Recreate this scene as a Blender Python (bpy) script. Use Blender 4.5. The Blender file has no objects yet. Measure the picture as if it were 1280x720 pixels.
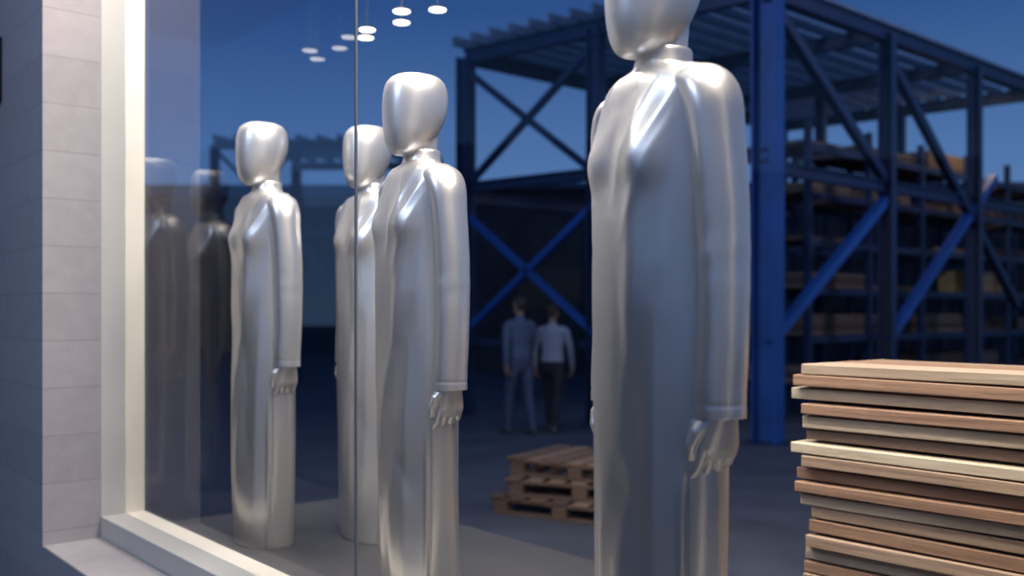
import bpy, math, random
import numpy as np
from mathutils import Vector, Matrix, noise
random.seed(7)
scene = bpy.context.scene
try:
    scene.view_settings.view_transform = 'Standard'
    scene.view_settings.look = 'None'
except Exception as ex:
    print(ex)

# ------------------------------------------------------------ materials
def mat(name, col, rough=0.6, metal=0.0, var=0.0, nscale=8.0, stretch=(1,1,1), bump=0.0, spec=0.5, col2=None, emit=None, estr=0):
    m = bpy.data.materials.new(name); m.use_nodes = True
    nt = m.node_tree; b = nt.nodes['Principled BSDF']
    b.inputs['Base Color'].default_value = (*col, 1)
    b.inputs['Roughness'].default_value = rough
    b.inputs['Metallic'].default_value = metal
    b.inputs['Specular IOR Level'].default_value = spec
    if emit:
        b.inputs['Emission Color'].default_value = (*emit, 1)
        b.inputs['Emission Strength'].default_value = estr
    if var > 0 or bump > 0 or col2:
        tc = nt.nodes.new('ShaderNodeTexCoord'); mp = nt.nodes.new('ShaderNodeMapping')
        mp.inputs['Scale'].default_value = stretch
        nt.links.new(tc.outputs['Object'], mp.inputs['Vector'])
        n = nt.nodes.new('ShaderNodeTexNoise'); n.inputs['Scale'].default_value = nscale
        n.inputs['Detail'].default_value = 5
        nt.links.new(mp.outputs[0], n.inputs['Vector'])
        r = nt.nodes.new('ShaderNodeValToRGB')
        c2 = col2 if col2 else tuple(c*(1-var) for c in col)
        r.color_ramp.elements[0].position = 0.35; r.color_ramp.elements[0].color = (*c2, 1)
        r.color_ramp.elements[1].position = 0.65; r.color_ramp.elements[1].color = (*col, 1)
        nt.links.new(n.outputs['Fac'], r.inputs['Fac']); nt.links.new(r.outputs[0], b.inputs['Base Color'])
        if bump > 0:
            bp = nt.nodes.new('ShaderNodeBump'); bp.inputs['Strength'].default_value = bump
            bp.inputs['Distance'].default_value = 0.01
            nt.links.new(n.outputs['Fac'], bp.inputs['Height']); nt.links.new(bp.outputs[0], b.inputs['Normal'])
    return m

def stone(name, col, course=0.21):
    m = bpy.data.materials.new(name); m.use_nodes = True
    nt = m.node_tree; N = nt.nodes; L = nt.links; b = N['Principled BSDF']
    b.inputs['Roughness'].default_value = 0.75
    g = N.new('ShaderNodeNewGeometry'); s = N.new('ShaderNodeSeparateXYZ'); L.new(g.outputs['Position'], s.inputs[0])
    d = N.new('ShaderNodeMath'); d.operation = 'DIVIDE'; d.inputs[1].default_value = course; L.new(s.outputs['Z'], d.inputs[0])
    fr = N.new('ShaderNodeMath'); fr.operation = 'FRACT'; L.new(d.outputs[0], fr.inputs[0])
    fl = N.new('ShaderNodeMath'); fl.operation = 'FLOOR'; L.new(d.outputs[0], fl.inputs[0])
    wn = N.new('ShaderNodeTexWhiteNoise'); wn.noise_dimensions = '1D'; L.new(fl.outputs[0], wn.inputs['W'])
    lt = N.new('ShaderNodeMath'); lt.operation = 'LESS_THAN'; lt.inputs[1].default_value = 0.025; L.new(fr.outputs[0], lt.inputs[0])
    n = N.new('ShaderNodeTexNoise'); n.inputs['Scale'].default_value = 14; n.inputs['Detail'].default_value = 6; L.new(g.outputs['Position'], n.inputs['Vector'])
    add = N.new('ShaderNodeMath'); add.operation = 'MULTIPLY_ADD'; add.inputs[1].default_value = 0.35
    L.new(wn.outputs['Value'], add.inputs[0]); L.new(n.outputs['Fac'], add.inputs[2])
    r = N.new('ShaderNodeValToRGB'); r.color_ramp.elements[0].color = (*[c*0.8 for c in col], 1); r.color_ramp.elements[0].position = .2
    r.color_ramp.elements[1].color = (*col, 1); r.color_ramp.elements[1].position = 1
    L.new(add.outputs[0], r.inputs['Fac'])
    mx = N.new('ShaderNodeMix'); mx.data_type = 'RGBA'; mx.inputs[7].default_value = (*[c*0.72 for c in col], 1)
    L.new(lt.outputs[0], mx.inputs[0]); L.new(r.outputs[0], mx.inputs[6]); L.new(mx.outputs[2], b.inputs['Base Color'])
    bp = N.new('ShaderNodeBump'); bp.inputs['Strength'].default_value = .2; bp.inputs['Distance'].default_value = .01
    L.new(n.outputs['Fac'], bp.inputs['Height']); L.new(bp.outputs[0], b.inputs['Normal'])
    return m

def glassmat(name, tint, ior, boost):
    m = bpy.data.materials.new(name); m.use_nodes = True
    nt = m.node_tree; N = nt.nodes; L = nt.links
    N.remove(N['Principled BSDF']); out = N['Material Output']
    t = N.new('ShaderNodeBsdfTransparent'); t.inputs['Color'].default_value = (*tint, 1)
    g = N.new('ShaderNodeBsdfGlossy'); g.inputs['Roughness'].default_value = 0.0
    f = N.new('ShaderNodeFresnel'); f.inputs['IOR'].default_value = ior
    mu = N.new('ShaderNodeMath'); mu.operation = 'MULTIPLY'; mu.inputs[1].default_value = boost; mu.use_clamp = True
    L.new(f.outputs[0], mu.inputs[0])
    mx = N.new('ShaderNodeMixShader'); L.new(mu.outputs[0], mx.inputs[0]); L.new(t.outputs[0], mx.inputs[1]); L.new(g.outputs[0], mx.inputs[2])
    L.new(mx.outputs[0], out.inputs['Surface'])
    return m

M_silver = mat('silver_satin', (0.73, 0.71, 0.69), rough=0.34, metal=0.82)
M_silverskin = mat('silver_lacquer', (0.72, 0.70, 0.68), rough=0.35, metal=0.78)
M_stone = stone('reveal_stone', (0.44, 0.40, 0.40))
M_white = mat('white_frame', (0.62, 0.59, 0.53), rough=0.5, var=.06, nscale=3)
M_plat = mat('display_floor', (0.045, 0.045, 0.05), rough=0.55, var=.2, nscale=3)
M_ceil = mat('ceiling_white', (0.4, 0.4, 0.4), rough=0.8)
M_black = mat('black_metal', (0.01, 0.01, 0.012), rough=0.5)
M_glass = glassmat('window_glass', (0.93, 0.95, 0.97), 1.45, 1.15)
M_glass2 = glassmat('end_glass', (0.80, 0.86, 0.93), 1.9, 1.9)
M_joint = mat('glass_joint', (0.13, 0.15, 0.18), rough=0.4)
M_ground = mat('asphalt', (0.070, 0.080, 0.105), rough=0.7, var=.35, nscale=1.5, bump=.2)
M_blue = mat('blue_steel', (0.015, 0.085, 0.34), rough=0.5, var=.25, nscale=2)
M_dark = mat('dark_steel', (0.012, 0.028, 0.085), rough=0.5, var=.3, nscale=2)
M_purlin = mat('galvanised_purlin', (0.24, 0.29, 0.38), rough=0.5, var=.3, nscale=3)
M_shed = mat('shed_cladding', (0.03, 0.035, 0.055), rough=0.7, var=.4, nscale=1.2)
M_lamp = mat('lamp_glow', (1, 1, 1), emit=(1, .95, .85), estr=3.5)
def wood(n,c,c2): return mat(n, c, rough=.7, col2=c2, nscale=4, stretch=(.5, 6, 10), bump=.35)
M_woods = [wood('pine_%d' % i, c, c2) for i, (c, c2) in enumerate([
    ((.43,.34,.25),(.34,.25,.17)), ((.29,.17,.105),(.21,.12,.075)), ((.56,.47,.35),(.45,.36,.25)),
    ((.17,.11,.08),(.11,.075,.055)), ((.36,.25,.17),(.25,.165,.11)), ((.13,.10,.08),(.08,.06,.05))])]
M_dwoods = [wood('weathered_%d' % i, c, c2) for i, (c, c2) in enumerate([
    ((.18,.115,.075),(.11,.07,.048)), ((.12,.075,.05),(.07,.045,.035)), ((.24,.16,.105),(.15,.10,.07))])]
M_crate = mat('crate_ply', (.50,.36,.14), rough=.7, var=.3, nscale=4)
M_flat = mat('render_facade', (.10,.10,.12), rough=.8, var=.3, nscale=.4)

# ------------------------------------------------------------ mesh builder
class MB:
    def __init__(s): s.v=[]; s.f=[]; s.m=[]; s.sm=[]
    def box(s, c, d, mi=0, mtx=None):
        o=len(s.v); cx,cy,cz=c; dx,dy,dz=[q/2 for q in d]
        for x,y,z in [(-1,-1,-1),(1,-1,-1),(1,1,-1),(-1,1,-1),(-1,-1,1),(1,-1,1),(1,1,1),(-1,1,1)]:
            p=Vector((cx+x*dx,cy+y*dy,cz+z*dz)); s.v.append(mtx@p if mtx else p)
        for f in [(0,3,2,1),(4,5,6,7),(0,1,5,4),(1,2,6,5),(2,3,7,6),(3,0,4,7)]:
            s.f.append(tuple(o+i for i in f)); s.m.append(mi); s.sm.append(False)
    def beam(s, a, b, w, h, mi=0):
        a=Vector(a); b=Vector(b); d=b-a; l=d.length; x=d.normalized()
        up=Vector((0,0,1)) if abs(x.z)<.95 else Vector((0.76,0.65,0))
        y=up.cross(x).normalized(); z=x.cross(y)
        m=Matrix((x,y,z)).transposed().to_4x4(); m.translation=(a+b)/2
        s.box((0,0,0),(l,w,h),mi,m)
    def ibeam(s, a, b, w, h, mi=0, t=.025):
        a=Vector(a); b=Vector(b); d=b-a; l=d.length; x=d.normalized()
        up=Vector((0,0,1)) if abs(x.z)<.95 else Vector((0.78,-0.62,0))
        y=up.cross(x).normalized(); z=x.cross(y)
        m=Matrix((x,y,z)).transposed().to_4x4(); m.translation=(a+b)/2
        s.box((0,0,h/2-t/2),(l,w,t),mi,m); s.box((0,0,-h/2+t/2),(l,w,t),mi,m); s.box((0,0,0),(l,t,h-2*t),mi,m)
    def loft(s, rings, mi=0, cap=True):
        o=len(s.v); n=len(rings[0])
        for r in rings: s.v.extend(Vector(p) for p in r)
        for i in range(len(rings)-1):
            for j in range(n):
                k=(j+1)%n
                s.f.append((o+i*n+j,o+i*n+k,o+(i+1)*n+k,o+(i+1)*n+j)); s.m.append(mi); s.sm.append(True)
        if cap:
            s.f.append(tuple(o+j for j in reversed(range(n)))); s.m.append(mi); s.sm.append(True)
            e=o+(len(rings)-1)*n
            s.f.append(tuple(e+j for j in range(n))); s.m.append(mi); s.sm.append(True)
    def tube(s, pts, rads, n=16, ref=(0,1,0), mi=0, round_ends=True, func=None):
        P=[Vector(p) for p in pts]; R=[(r,r) if not isinstance(r,(tuple,list)) else tuple(r) for r in rads]
        if round_ends:
            d0=(P[0]-P[1]).normalized(); d1=(P[-1]-P[-2]).normalized()
            r0=R[0]; r1=R[-1]; a0=min(r0); a1=min(r1)
            P=[P[0]+d0*a0, P[0]+d0*a0*.87, P[0]+d0*a0*.5]+P+[P[-1]+d1*a1*.5,P[-1]+d1*a1*.87,P[-1]+d1*a1]
            sc=lambda r,k:(r[0]*k,r[1]*k)
            R=[sc(r0,.08),sc(r0,.5),sc(r0,.87)]+R+[sc(r1,.87),sc(r1,.5),sc(r1,.08)]
        ref=Vector(ref); rings=[]
        for i,p in enumerate(P):
            t=(P[min(i+1,len(P)-1)]-P[max(i-1,0)]).normalized()
            x=ref.cross(t)
            if x.length<1e-4: x=Vector((1,0,0))
            x.normalize(); y=t.cross(x).normalized()
            ring=[]
            for j in range(n):
                a=2*math.pi*j/n; k=1+(func(i/len(P),a,p) if func else 0)
                ring.append(p+x*(math.cos(a)*R[i][0]*k)+y*(math.sin(a)*R[i][1]*k))
            rings.append(ring)
        s.loft(rings,mi)
    def obj(s, name, mats, parent=None, loc=None, rotz=0, smooth=None):
        me=bpy.data.meshes.new(name); me.from_pydata([tuple(v) for v in s.v],[],s.f); me.update()
        for mm in mats: me.materials.append(mm)
        for p,mi,sm in zip(me.polygons,s.m,s.sm): p.material_index=mi; p.use_smooth=sm
        import bmesh
        bm=bmesh.new(); bm.from_mesh(me); bmesh.ops.recalc_face_normals(bm,faces=bm.faces); bm.to_mesh(me); bm.free()
        o=bpy.data.objects.new(name,me); scene.collection.objects.link(o)
        if loc: o.location=loc
        o.rotation_euler=(0,0,rotz)
        if parent: o.parent=parent
        return o

def crom(keys, sub):
    K=[np.array(k,float) for k in keys]; out=[]
    for i in range(len(K)-1):
        p0=K[max(i-1,0)];p1=K[i];p2=K[i+1];p3=K[min(i+2,len(K)-1)]
        for j in range(sub):
            t=j/sub
            out.append(.5*((2*p1)+(-p0+p2)*t+(2*p0-5*p1+4*p2-p3)*t*t+(-p0+3*p1-3*p2+p3)*t**3))
    out.append(K[-1]); return out

def empty(name, loc=(0,0,0), rotz=0):
    o=bpy.data.objects.new(name,None); scene.collection.objects.link(o); o.location=loc; o.rotation_euler=(0,0,rotz); o.empty_display_size=.2
    return o
def bevel(o,w=.004,seg=2):
    b=o.modifiers.new('bevel','BEVEL'); b.width=w; b.segments=seg; b.limit_method='ANGLE'
def remesh(o,v,sm=4):
    r=o.modifiers.new('remesh','REMESH'); r.mode='VOXEL'; r.voxel_size=v; r.use_smooth_shade=True
    if sm:
        s=o.modifiers.new('smooth','SMOOTH'); s.iterations=sm; s.factor=.5

# ------------------------------------------------------------ window frame of reference
P0=Vector((-1.72,4.5,0)); E=Vector((.645,-.764,0)).normalized(); Nn=Vector((.764,.645,0)).normalized()
TH=math.atan2(E.y,E.x)
def Wp(s,w,z): return P0+E*s+Nn*w+Vector((0,0,z))
def wbox(name,s0,s1,w0,w1,z0,z1,m,bv=0):
    b=MB(); b.box((0,0,0),(s1-s0,w1-w0,z1-z0))
    o=b.obj(name,[m],loc=Wp((s0+s1)/2,(w0+w1)/2,(z0+z1)/2),rotz=TH)
    if bv: bevel(o,bv)
    return o
SR=5.2; HC=4.40
def wmulti(name, boxes, m, bv=0):
    b=MB()
    for s0,s1,w0,w1,z0,z1 in boxes: b.box(((s0+s1)/2,(w0+w1)/2,(z0+z1)/2),(s1-s0,w1-w0,z1-z0))
    o=b.obj(name,[m],loc=P0,rotz=TH)
    if bv: bevel(o,bv)
    return o
wmulti('wall_left',[(-4,0,-.445,-.2,0,5.6),(-4,-.1,-.2,0,0,5.6)],M_stone)
wmulti('wall_right',[(SR,SR+3,-.445,-.2,0,5.6),(SR+.1,SR+3,-.2,0,0,5.6)],M_stone)
wmulti('wall_header',[(0,SR,-.445,0,HC+.12,5.6)],M_stone)
wmulti('trim_1',[(0,SR,-.445,-.2,0,.575)],M_stone,.006)
wmulti('trim_2',[(-.1,0,-.2,0,0,HC+.12),(SR,SR+.1,-.2,0,0,HC+.12),(0,SR,-.2,0,0,.67),(0,SR,-.2,0,HC,HC+.12)],M_white,.004)
wmulti('floor',[(0,SR,0,1.15,0,.6)],M_plat,.004)
wmulti('ceiling',[(0,SR,.0,1.6,HC,HC+.12),(.6,SR,1.6,2.6,HC,HC+.12)],M_ceil)
g=-.09
def wpane(name,pts,m):
    me=bpy.data.meshes.new(name); me.from_pydata([tuple(p) for p in pts],[],[(0,1,2,3)]); me.materials.append(m)
    o=bpy.data.objects.new(name,me); scene.collection.objects.link(o); return o
SJ=2.048
wpane('window_1',[Wp(0.0,g,.67),Wp(SJ-.003,g,.67),Wp(SJ-.003,g,HC),Wp(0.0,g,HC)],M_glass)
wpane('window_2',[Wp(SJ+.003,g,.67),Wp(SR,g,.67),Wp(SR,g,HC),Wp(SJ+.003,g,HC)],M_glass)
wpane('window_3',[Wp(0.004,0.0,.6),Wp(.004,1.15,.6),Wp(.004,1.15,HC),Wp(.004,0.0,HC)],M_glass2)
wbox('trim_3',SJ-.0025,SJ+.0025,g-.004,g+.004,.67,HC,M_joint)
# black wall lamp on the facade
b=MB(); b.box((0,0,0),(.12,.03,.32)); b.box((0,-.03,0),(.07,.04,.26)); b.box((0,-.06,-.14),(.09,.09,.02)); b.box((0,-.06,.14),(.09,.09,.02))
o=b.obj('wall_lamp',[M_black],loc=Wp(-.80,-.46,2.81),rotz=TH); bevel(o,.004)

# downlights
for i,(px,py) in enumerate([(502,14),(547,12),(502,28),(459,37),(457,47)]):
    z=3.12; dep=(z-1.6)*1200/(390-py); x=(px-640)/1200*dep
    b=MB(); n=32
    ring=lambda r,zz:[(r*math.cos(2*math.pi*j/n),r*math.sin(2*math.pi*j/n),zz) for j in range(n)]
    b.loft([ring(.044,.0),ring(.045,.002),ring(.043,.008),ring(.01,.012),ring(.002,.014),ring(.0012,HC-z)],0)
    b.loft([ring(.043,-.004),ring(.044,.001)],1)
    b.obj('downlight',[M_black,M_lamp],loc=(x,dep,z))

# ------------------------------------------------------------ mannequin
def dress_mesh(seed):
    keys=[(1.56,.050,.050,.050,.012),(1.588,.053,.053,.053,.012),(1.592,.058,.058,.058,.012),(1.585,.062,.061,.062,.012),(1.565,.065,.063,.064,.010),(1.551,.070,.066,.067,.009),
      (1.543,.088,.069,.073,.007),(1.537,.120,.074,.079,.005),(1.528,.158,.081,.086,.002),(1.500,.184,.091,.091,0),(1.45,.190,.104,.095,0),(1.39,.188,.120,.098,0),
      (1.33,.185,.130,.096,0),(1.26,.183,.130,.094,0),(1.18,.182,.128,.094,0),(1.08,.183,.127,.098,0),(.95,.186,.128,.106,0),(.78,.190,.130,.115,0),(.6,.190,.130,.118,0),(.42,.188,.128,.118,0),(.25,.184,.125,.117,0),(.1,.178,.121,.115,0),(0.02,.174,.118,.114,0),(0.0,.171,.115,.112,0)]
    rows=crom(keys,10); n=256; b=MB(); rings=[]
    rnd=random.Random(seed)
    A=[(-.05,1.55,-.088,1.34,.011,.005),(.05,1.55,.088,1.34,.011,.005),(.165,1.49,.088,1.34,.013,.007),(-.165,1.49,-.088,1.34,.013,.007),
       (.12,1.53,.0,1.22,.013,.007),(.0,1.44,.0,1.2,.030,-.008),(.17,1.38,.12,1.1,.020,-.007),(-.17,1.38,-.12,1.1,.020,-.007),
       (.085,1.33,.06,.95,.020,.010),(-.085,1.33,-.07,.95,.020,.010),(.16,1.42,.04,1.14,.012,.006)]
    B_=[(.12,1.25,.02,.72,.022,.010),(.02,1.15,.09,.62,.026,-.008),(-.10,1.1,-.03,.45,.026,.008),
          (-.05,.95,-.13,.3,.026,-.007),(.14,1.0,.10,.05,.020,.011),(.08,.72,.01,.1,.028,.011),(.0,.7,-.06,.0,.026,.008),
          (.05,.62,.13,.38,.026,-.009)]
    seg=A+[(a+rnd.uniform(-.015,.015),z0+rnd.uniform(-.06,.06),c+rnd.uniform(-.03,.03),z1+rnd.uniform(-.08,.08),w,am*rnd.uniform(.8,1.3)) for a,z0,c,z1,w,am in B_]
    def sd(x,z,s):
        x0,z0,x1,z1,w,am=s; dx,dz=x1-x0,z1-z0; t=((x-x0)*dx+(z-z0)*dz)/(dx*dx+dz*dz)
        tt=min(1,max(0,t)); d2=(x-x0-tt*dx)**2+(z-z0-tt*dz)**2
        return am*math.exp(-(math.sqrt(d2+(.5*w)**2)-.5*w)/(w*1.15))*(0.10+0.90*math.sin(math.pi*min(1,max(0,tt*.92+.06))))
    for ri,(z,a,f,bk,cy) in enumerate(rows):
        ring=[]
        for j in range(n):
            t=2*math.pi*j/n; c,s=math.cos(t),math.sin(t); p=2.2
            x=a*math.copysign(abs(c)**(2/p),c); yy=math.copysign(abs(s)**(2/p),s)
            y=(-f*yy) if s>0 else (-bk*yy)
            y=cy+y
            d=0
            if z<1.548:
                fw=max(0,s)**.6 if s>0 else 0
                up=min(1,(1.553-z)/.03)
                for sx in (-1,1):
                    d+=fw*.016*math.exp(-((x-sx*.088)**2/(2*.032**2)+(z-1.335)**2/(2*.040**2)))
                if fw>0:
                    for q in seg: d+=up*fw*sd(x,z,q)
                k=min(1,max(0,(1.45-z)/.5))
                d+=k*.0030*math.sin(4*t+seed+1.2*math.sin(z*2.2+seed))
                d+=k*.012*noise.noise(Vector((x*5+seed*3,y*5,z*1.5)))
                if s<0: d+=k*.004*math.sin(x*45+z*2)*abs(s)
                if z<.68:
                    aa=(t-math.radians(20)+math.pi)%(2*math.pi)-math.pi
                    d+=-.008*math.exp(-(aa/.022)**2)*min(1,(.68-z)/.06)+.008*math.exp(-((aa-.09)/.06)**2)*min(1,(.68-z)/.2)
            nx,ny=c/a,(-s/(f if s>0 else bk)); l=math.hypot(nx,ny)
            ring.append((x+nx/l*d,y+ny/l*d,z))
        rings.append(ring)
    b.loft(rings,0); return b

HX,HY=.222,.006
def sleeve(b,sx):
    ks=[(.128,.0,1.488,.026,.046),(.152,.0,1.487,.038,.060),(.180,.002,1.473,.047,.066),(.200,.004,1.433,.051,.065),(.208,.006,1.37,.051,.062),(.215,.009,1.28,.050,.060),
        (.220,.012,1.18,.049,.058),(.223,.013,1.10,.048,.057),(.224,.012,1.02,.047,.056),(.223,.009,.92,.046,.055),(.222,.006,.85,.045,.055),(.222,.006,.805,.045,.055),(.222,.006,.782,.045,.055)]
    rows=crom(ks,7)
    P=[Vector((sx*r[0],r[1],r[2])) for r in rows]; R=[(r[3],r[4]) for r in rows]
    def fn(u,a,p):
        k=.05*noise.noise(Vector((math.cos(a)*.9,math.sin(a)*.9,p.z*5+sx)))
        e=math.exp(-((p.z-1.13)/.09)**2); k+=e*.010*math.sin(p.z*75+2*math.cos(a))
        if abs(p.z-.812)<.0035: k-=.03
        return k
    b.tube(P,R,n=40,ref=(0,1,0),round_ends=False,func=fn)

def hand(b,sx,org=(HX,HY,.795),hs=1.0):
    O=Vector(org)
    def T(p): q=O+Vector(p)*hs; return Vector((q.x*sx,q.y,q.z))
    H_=lambda r: (r[0]*hs,r[1]*hs) if isinstance(r,tuple) else r*hs
    b.tube([T(p) for p in [(0,.0,.05),(0,.0,.01),(-.001,-.001,-.015),(-.003,-.001,-.04),(-.007,0,-.066),(-.012,0,-.078)]],
           [H_(r) for r in [(.026,.035),(.024,.035),(.022,.037),(.019,.041),(.017,.044),(.014,.042)]],n=24,ref=(0,1,0))
    for i,(y,L,spread) in enumerate([(-.034,.95,-.05),(-.0115,1.05,-.01),(.0115,1.0,.03),(.033,.80,.07)]):
        p=Vector((-.008,y,-.070)); pts=[p.copy()]; curl=[24+i*3,50+i*4,74+i*4]; r=[.0112,.0104,.0098,.0086]
        for l,cu in zip((.042,.027,.021),curl):
            a=math.radians(cu); d=Vector((-math.sin(a),spread*math.cos(a),-math.cos(a))).normalized()
            p=p+d*l*L; pts.append(p.copy())
        rr=[q*(1 if i<3 else .88)*hs for q in r]
        b.tube([T(q) for q in pts],rr,n=12,ref=(0,1,0))
    b.tube([T(q) for q in [(-.004,-.024,-.014),(-.010,-.047,-.036),(-.018,-.055,-.062),(-.026,-.051,-.084)]],[H_(r) for r in [.015,.0130,.0110,.0090]],n=12,ref=(1,0,0))

def head_part():
    b=MB()
    k=[(1.572,-.056,-.030,.020),(1.575,-.076,-.014,.038),(1.586,-.091,.008,.054),(1.606,-.102,.036,.067),(1.64,-.110,.070,.079),(1.68,-.114,.094,.087),(1.72,-.115,.108,.092),
       (1.76,-.114,.114,.094),(1.795,-.110,.112,.091),(1.822,-.100,.103,.083),(1.840,-.083,.088,.069),(1.850,-.058,.064,.048),(1.854,-.025,.03,.020)]
    rows=crom(k,6); n=72; rings=[]
    for z,yf,yb,a in rows:
        cy=(yf+yb)/2-.014; hb=(yb-yf)/2; ring=[]
        for j in range(n):
            t=2*math.pi*j/n; c,s=math.cos(t),math.sin(t); p=2.25
            ring.append((a*math.copysign(abs(c)**(2/p),c),cy+hb*math.copysign(abs(s)**(2/p),s),z))
        rings.append(ring)
    b.loft(rings,0)
    b.tube([(0,.014,1.50),(0,.014,1.56),(0,.014,1.60),(0,.014,1.64),(0,.010,1.69)],[(.051,.051),(.050,.050),(.050,.052),(.053,.056),(.056,.060)],n=40,ref=(0,1,0))
    return b

hb=head_part()
def mannequin(x,y,sc,rot,seed,z=.6):
    e=empty('mannequin',(x,y,z),rot); e.scale=(sc,sc,sc)
    dress_mesh(seed).obj('dress',[M_silver],parent=e)
    b=MB(); sleeve(b,1); b.obj('sleeve_l',[M_silver],parent=e)
    b=MB(); sleeve(b,-1); b.obj('sleeve_r',[M_silver],parent=e)
    for sx,nm in ((1,'hand_l'),(-1,'hand_r')):
        b=MB(); hand(b,sx,hs=1.12); o=b.obj(nm,[M_silverskin],parent=e); remesh(o,.0026,3)
    o=hb.obj('head',[M_silverskin],parent=e); remesh(o,.005,8)
    return e
R0=TH
mannequin(.335,2.18,1.0,R0-.28,1)
mannequin(-.31,3.2,.965,R0-.14,2)
mannequin(-1.08,4.2,.985,R0-.04,3)
mannequin(-.63,4.28,.985,R0,4)

# ------------------------------------------------------------ ground
b=MB(); b.box((0,0,-.05),(200,200,.1)); b.obj('ground',[M_ground],loc=(0,30,0))

# ------------------------------------------------------------ timber stack
def timber():
    b=MB(); rnd=random.Random(8)
    def plank(x0,x1,y0,y1,z0,z1,mi,tilt):
        n=10; rings=[]; ph=rnd.uniform(0,6); am=rnd.uniform(0,.004)
        for i in range(n+1):
            u=i/n; x=x0+(x1-x0)*u; dz=am*math.sin(u*5+ph)+tilt*(u-.5)
            rings.append([(x,y0,z0+dz),(x,y1,z0+dz),(x,y1,z1+dz),(x,y0,z1+dz)])
        o=len(b.f); b.loft(rings,mi)
        for k in range(o,len(b.f)): b.sm[k]=False
    for x in (.2,1.0,1.75): b.box((x,.28,.05),(.1,.5,.1),3)
    mats=[0,1,2,1,0,3,2,4,1,1,0,4,1,4,0,1,4,2]
    offs=[.03,.0,-.025,.035,.03,.035,-.005,.04,.0,.01,.02,.06,.055,.05,.03,.03,.03,.02]
    z1=1.412; i=0
    while z1>.14:
        t=rnd.choice([.038,.041,.044]); z0=z1-t
        if z0<.10: z0=.10
        ys=rnd.uniform(-.03,.015)
        for k in range(3):
            mi=mats[i%18] if k==0 else rnd.choice([0,1,2,4])
            off=offs[i%18]; oo=off if k==0 else off+rnd.uniform(-.03,.05)
            plank(oo,1.95+oo,ys+k*.19,ys+k*.19+.185,z0+.0005,z1,mi,rnd.uniform(-.006,.006))
        z1=z0-rnd.uniform(.003,.009); i+=1
    o=b.obj('timber_stack',M_woods,loc=Wp(2.54,1.46,0),rotz=TH+.02); bevel(o,.004,2)
timber()

# ------------------------------------------------------------ pallets
def pallet(name,loc,rot):
    b=MB(); rnd=random.Random(int(loc[2]*100))
    for j in (-.36,0,.36):
        for i in (-.52,0,.52): b.box((i,j,.022+.039),(.12,.1,.078),1)
        b.box((0,j,.011),(1.2,.1,.022),1); b.box((0,j,.111),(1.2,.1,.022),1)
    for i in range(7): b.box((-.55+i*.1833,0,.133),(.13,.84,.022),rnd.choice([0,1,2]))
    o=b.obj(name,M_dwoods,loc=loc,rotz=rot); bevel(o,.003,1)
for k,(dx,r) in enumerate([(0,.0),(.10,.16),(.14,-.05)]):
    pallet('pallet',(.56+dx,7.7+dx*.5,k*.1445),TH+.35+r)

# ------------------------------------------------------------ steel structure
H=5.5
C=Vector((3.09,11.6,0)); U=Vector((-.775,.632,0)).normalized(); V=Vector((.76,.65,0)).normalized()
def S(u,v,z): return C+U*u+V*v+Vector((0,0,z))
b=MB()
cols=[(0,0,.3,0),(2.5,0,.2,1),(4.9,0,.22,1),(0,2.85,.2,1),(0,5.6,.2,1),(0,8.4,.2,1),(4.9,2.85,.18,1),(4.9,5.6,.18,1),(4.9,8.4,.18,1),(2.5,8.4,.18,1),(2.5,2.85,.16,1),(2.5,5.6,.16,1)]
for u,v,w,mi in cols:
    b.ibeam(S(u,v,0),S(u,v,H),w,w,mi); b.box(S(u,v,.02),(.4,.4,.04),1)
for v in (0,8.4):
    b.ibeam(S(0,v,H),S(4.9,v,H),.12,.22,1); b.ibeam(S(0,v,3.5),S(4.9,v,3.5),.1,.16,1)
for u in (0,4.9):
    b.ibeam(S(u,0,H),S(u,8.4,H),.12,.22,1); b.ibeam(S(u,0,3.35),S(u,8.4,3.35),.1,.16,1)
for v in (2.85,5.6): b.ibeam(S(0,v,H),S(4.9,v,H),.12,.2,1)
for u in np.arange(.15,4.9,.36): b.beam(S(u,-.3,H+.18),S(u,8.8,H+.18),.06,.14,2)
bw=.09
b.beam(S(4.9,0,5.3),S(2.5,0,3.5),bw,bw,1); b.beam(S(2.5,0,5.3),S(4.9,0,3.5),bw,bw,1)
b.beam(S(4.9,0,3.1),S(2.5,0,1.3),bw,bw,0); b.beam(S(2.5,0,3.1),S(4.9,0,1.3),bw,bw,0)
b.beam(S(4.9,0,1.15),S(2.5,0,1.15),bw,bw,1)
b.beam(S(0,0,5.4),S(0,2.85,3.4),.12,.12,1); b.beam(S(0,2.85,3.2),S(0,0,1.2),.12,.12,0)
b.beam(S(0,2.85,5.2),S(0,7.2,1.7),.12,.12,1); b.beam(S(0,6.3,3.8),S(0,2.85,1.2),.12,.12,0)
b.beam(S(4.9,2.85,5.2),S(4.9,5.6,3.4),bw,bw,1); b.beam(S(4.9,5.6,5.2),S(4.9,2.85,3.4),bw,bw,1)
b.obj('steel_frame',[M_blue,M_dark,M_purlin])

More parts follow.
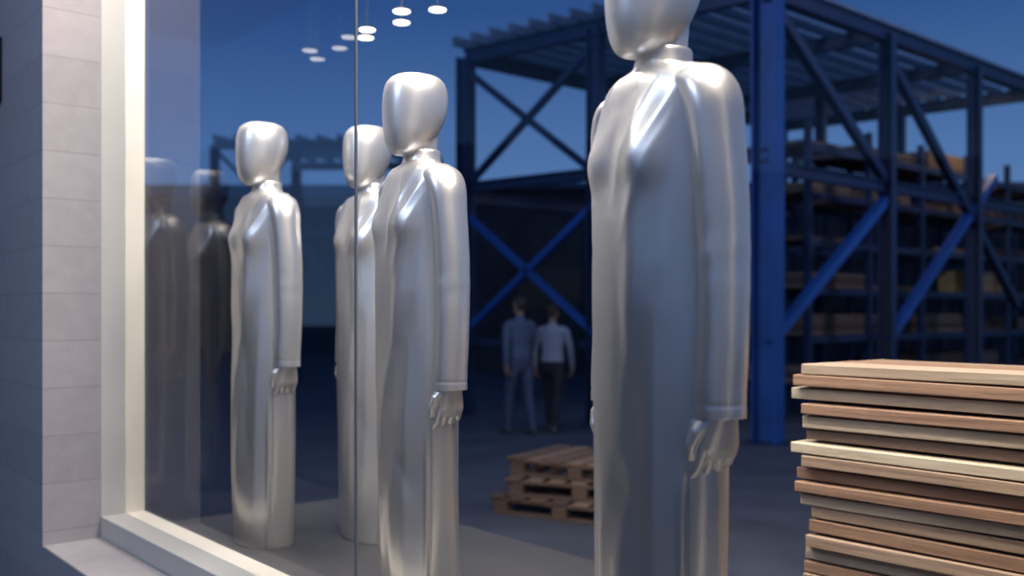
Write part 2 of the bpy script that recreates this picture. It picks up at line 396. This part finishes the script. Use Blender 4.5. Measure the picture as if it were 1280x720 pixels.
# smaller frame to the left
b=MB()
for x,y in [(-6.75,21.8),(-4.9,21.8),(-3.0,21.8),(-5.6,25),(-3.7,25),(-1.8,25)]:
    b.ibeam((x,y,0),(x,y,5.4),.16,.16,1)
b.beam((-6.75,21.8,5.4),(-3,21.8,5.4),.14,.2,1); b.beam((-5.6,25,5.4),(-1.8,25,5.4),.14,.2,1)
b.beam((-6.75,21.8,3.4),(-3,21.8,3.4),.1,.12,1)
for t in np.linspace(0,1,9): 
    x=-6.75+3.75*t; b.beam((x,21.7,5.56),(x+1.15,25.1,5.56),.07,.12,2)
b.beam((-6.75,21.8,5.3),(-4.9,21.8,3.4),.08,.08,1); b.beam((-4.9,21.8,5.3),(-6.75,21.8,3.4),.08,.08,1)
b.beam((-4.9,21.8,3.3),(-3,21.8,.8),.08,.08,1)
b.obj('steel_frame',[M_blue,M_dark,M_purlin])

# timber rack inside the structure
b=MB(); rnd=random.Random(3)
for v in np.arange(2.6,13,1.7):
    for u in (1.0,2.2): b.beam(S(u,v,0),S(u,v,4.4+.0*v),.09,.09,0)
for z in (.5,1.2,1.9,2.6,3.3,4.0):
    for u in (1.0,2.2): b.beam(S(u,2.6,z),S(u,12.8,z),.07,.1,0)
    v=2.7
    while v<12.2:
        l=rnd.uniform(.8,2.2)
        if rnd.random()<.8:
            h=rnd.choice([.08,.16,.24,.32])
            for k in range(int(h/.08)):
                if z==1.9 and v+l>7.6 and v<9.8: continue
                b.beam(S(1.6,v,z+.09+k*.08),S(1.6,min(v+l,12.7),z+.09+k*.08),1.1,.065,rnd.choice([1,2,3]))
        v+=l+rnd.uniform(.1,.6)
b.obj('timber_rack',[M_dark]+M_dwoods)
b=MB()
for v in (8.2,8.85,9.5):
    m=Matrix.Rotation(math.atan2(V.y,V.x),4,'Z'); m.translation=S(1.35,v,1.95+.2)
    b.box((0,0,0),(.55,.5,.40),0,m)
    for q in (-.25,.25): b.box((q,-.26,0),(.05,.02,.40),1,m)
    for q in (-.17,.17): b.box((0,-.262,q),(.55,.02,.05),1,m)
b.obj('wooden_crates',[M_crate,M_woods[1]])

def shed(name,x0,x1,y,z,dep,roof):
    b=MB(); b.box(((x0+x1)/2,y+dep/2,z/2),(x1-x0,dep,z),0)
    x=x0
    while x<x1: b.box((x,y-.03,z/2),(.12,.08,z),0); x+=.5
    b.box(((x0+x1)/2,y-.1,z+.05),(x1-x0+.4,.4,.12),1)
    o=len(b.v); xs=(x0-.2,x1+.2)
    for xx in xs: b.v += [Vector((xx,y-.3,z+.1)),Vector((xx,y+dep/2,z+roof)),Vector((xx,y+dep+.3,z+.1))]
    for f in [(0,1,4,3),(1,2,5,4),(0,2,1),(3,4,5),(0,3,5,2)]: b.f.append(tuple(o+i for i in f)); b.m.append(1); b.sm.append(False)
    for i in range(int((x1-x0)/4)):
        xc=x0+2+i*4; b.box((xc,y-.06,2.2),(1.8,.1,1.1),2); b.box((xc,y-.1,2.2),(.06,.08,1.1),1)
    b.obj(name,[M_shed,M_dark,M_black])
shed('warehouse',-1.0,18,26,4.9,10,.9)
shed('warehouse',-34,-3.5,40,6.3,12,1.4)

# street-side buildings (seen only as reflections in the shop glass)
rnd=random.Random(11)
y=-34
while y<34:
    wd=rnd.uniform(7,12); hh=rnd.uniform(4.5,10); dp=8
    b=MB(); b.box((0,0,hh/2),(dp,wd-.4,hh),0); b.box((0,0,hh+.15),(dp+.4,wd-.1,.3),1)
    for fz in np.arange(1.2,hh-1.2,2.8):
        for fy in np.arange(-wd/2+1.2,wd/2-1,2.0):
            b.box((dp/2+.03,fy,fz+.6),(.08,1.0,1.3),2)
            b.box((dp/2+.08,fy,fz-.1),(.12,1.2,.08),1)
    b.obj('apartment_block',[M_flat,M_dark,M_black],loc=(-44,y+wd/2,0)); y+=wd

# ------------------------------------------------------------ people
def person(loc,rot,shirt,trous,hair,h=1.72,stride=.18,seed=0):
    e=empty('person',loc,rot); e.scale=(h/1.75,)*3
    M_sh=mat('shirt',shirt,rough=.85); M_tr=mat('trousers',trous,rough=.85); M_sk=mat('skin',(.26,.16,.12),rough=.6); M_h=mat('hair',hair,rough=.7); M_s=mat('shoes',(.05,.05,.05),rough=.6)
    b=MB()
    b.tube([(0,0,.92),(0,.0,1.0),(0,.0,1.12),(0,-.01,1.28),(0,0,1.38),(0,0,1.44),(0,0,1.48)],[(.155,.11),(.16,.115),(.145,.105),(.17,.12),(.175,.11),(.13,.085),(.06,.06)],n=32)
    for sx in (-1,1):
        sw=sx*stride*.5
        b.tube([(sx*.15,0,1.41),(sx*.19,0,1.38),(sx*.225,sw*.3,1.24),(sx*.24,sw*.7,1.12),(sx*.24,sw-.03,1.0),(sx*.235,sw*1.4-.06,.88)],[.05,.058,.05,.046,.042,.034],n=16)
    o=b.obj('shirt',[M_sh],parent=e); remesh(o,.012,4)
    b=MB(); b.tube([(0,0,.98),(0,0,.92),(0,0,.86)],[(.155,.112),(.168,.12),(.155,.115)],n=32)
    for sx in (-1,1):
        st=-sx*stride
        b.tube([(sx*.085,0,.9),(sx*.09,st*.35,.72),(sx*.09,st*.6-.02,.5),(sx*.09,st*.85,.3),(sx*.09,st*1.05+.02,.09)],[.09,.082,.062,.056,.044],n=20)
    o=b.obj('trousers',[M_tr],parent=e); remesh(o,.012,4)
    b=MB()
    for sx in (-1,1):
        st=-sx*stride*1.05
        b.tube([(sx*.09,st+.05,.045),(sx*.092,st-.04,.045),(sx*.098,st-.15,.035)],[(.036,.044),(.042,.044),(.036,.03)],n=16,ref=(0,0,1))
        b.tube([(sx*.09,st+.02,.05),(sx*.09,st+.02,.13)],[.04,.038],n=16)
    o=b.obj('shoes',[M_s],parent=e); remesh(o,.01,2)
    b=MB(); b.tube([(0,.005,1.44),(0,0,1.53),(0,-.005,1.58)],[.055,.05,.05],n=16)
    k=[(1.525,-.07,-.02,.03),(1.545,-.088,.02,.048),(1.58,-.095,.06,.062),(1.62,-.098,.088,.070),(1.66,-.096,.096,.073),(1.70,-.088,.092,.070),(1.73,-.065,.07,.055),(1.747,-.03,.035,.03)]
    rings=[[(a*math.cos(2*math.pi*j/32),(f+q)/2+(q-f)/2*math.sin(2*math.pi*j/32),z) for j in range(32)] for z,f,q,a in crom(k,4)]
    b.loft(rings,0)
    b.tube([(0,-.09,1.655),(0,-.108,1.62),(0,-.112,1.605)],[.009,.012,.013],n=10)
    b.tube([(-.022,-.092,1.575),(0,-.099,1.577),(.022,-.092,1.575)],[.005,.008,.005],n=10,ref=(0,0,1))
    for sx in (-1,1): b.tube([(sx*.074,.0,1.60),(sx*.078,.005,1.65)],[(.008,.016),(.008,.02)],n=10)
    o=b.obj('head',[M_sk],parent=e); remesh(o,.007,2)
    b=MB()
    for sx in (-1,1): b.tube([(sx*.03,-.092,1.643),(sx*.03,-.0955,1.643)],[.009,.009],n=10,ref=(0,0,1))
    b.obj('eyes',[M_h],parent=e)
    b=MB(); k=[(1.60,.02,.098,.070),(1.64,-.0,.108,.080),(1.68,-.06,.108,.083),(1.71,-.098,.104,.080),(1.74,-.085,.086,.066),(1.762,-.045,.05,.04),(1.768,-.01,.02,.015)]
    rings=[[(a*math.cos(2*math.pi*j/32),(f+q)/2+(q-f)/2*math.sin(2*math.pi*j/32),z) for j in range(32)] for z,f,q,a in crom(k,4)]
    b.loft(rings,0); b.obj('hair',[M_h],parent=e)
    b=MB()
    for sx in (-1,1):
        b2=MB(); sw=sx*stride*.5; hand(b2,sx,(.235,sw*1.4-.06,.87)); o_=len(b.v); b.v+=b2.v; b.f+=[tuple(i+o_ for i in f) for f in b2.f]; b.m+=b2.m; b.sm+=b2.sm
    o=b.obj('hands',[M_sk],parent=e); remesh(o,.005,2)
person((.10,12.6,0),math.radians(215),(.07,.10,.17),(.045,.06,.12),(.02,.015,.015),h=1.80,stride=.14)
person((.54,12.8,0),math.radians(160),(.22,.25,.32),(.010,.010,.015),(.02,.015,.01),h=1.70,stride=.16)

# ------------------------------------------------------------ lights
def area(name,loc,target,size,energy,col,sy=None):
    l=bpy.data.lights.new(name,'AREA'); l.energy=energy; l.color=col; l.size=size
    if sy: l.shape='RECTANGLE'; l.size_y=sy
    o=bpy.data.objects.new(name,l); scene.collection.objects.link(o); o.location=loc
    o.rotation_euler=(Vector(target)-Vector(loc)).to_track_quat('-Z','Y').to_euler(); return o
warm=(1,.89,.76)
for s in (.45,1.7,2.95,4.2):
    area('ceiling_lamp',Wp(s,.06,HC-.05),Wp(s,.35,1.4),.4,62,warm)
for s in (.9,2.3,3.6):
    area('ceiling_lamp',Wp(s,.95,HC-.05),Wp(s+.1,.35,1.6),.3,36,(1,.95,.9))
area('timber_lamp',Wp(3.2,.9,HC-.05),Wp(3.2,1.6,1.0),.3,40,(1,.86,.70))
area('cool_fill',(-3.2,.6,4.6),(0,3.2,1.5),1.0,80,(.60,.74,1))  # added cool fill from the street side for the dresses, no actual luminaire
area('frame_fill',(-3,7,6.5),(3,13,2.5),.6,150,(.35,.55,1))  # added bluish fill to brighten the dim steel frame, no actual floodlight
area('frame_fill',(8,8.5,6),(6,14,2),.6,150,(.70,.72,1))  # second added fill, for the right side of the frame
area('rack_fill',S(.4,7.0,5.2),S(1.4,8.0,2.2),.4,30,(1,.75,.5))  # added warm fill that lifts the brown rack timber, no actual lamp

# ------------------------------------------------------------ world
w=bpy.data.worlds.new('dusk'); scene.world=w; w.use_nodes=True; nt=w.node_tree; N=nt.nodes; L=nt.links
bg=N['Background']; tc=N.new('ShaderNodeTexCoord'); sp=N.new('ShaderNodeSeparateXYZ'); L.new(tc.outputs['Generated'],sp.inputs[0])
r=N.new('ShaderNodeValToRGB'); L.new(sp.outputs['Z'],r.inputs['Fac'])
cr=r.color_ramp; cr.elements[0].position=0; cr.elements[0].color=(.15,.27,.50,1)
cr.elements[1].position=1; cr.elements[1].color=(.014,.032,.10,1)
for p,c in ((.14,(.090,.195,.43)),(.30,(.028,.084,.26)),(.5,(.018,.05,.16))):
    e=cr.elements.new(p); e.color=(*c,1)
L.new(r.outputs[0],bg.inputs['Color']); bg.inputs['Strength'].default_value=1.0

# ------------------------------------------------------------ camera
cd=bpy.data.cameras.new('camera'); cam=bpy.data.objects.new('camera',cd); scene.collection.objects.link(cam)
cam.location=(0,0,1.6); cam.rotation_euler=(math.radians(90),0,0)
cd.sensor_width=36; cd.lens=33.75; cd.shift_y=30/1280; cd.clip_start=.05; cd.clip_end=300
cd.dof.use_dof=True; cd.dof.focus_distance=2.8; cd.dof.aperture_fstop=1.6
scene.camera=cam
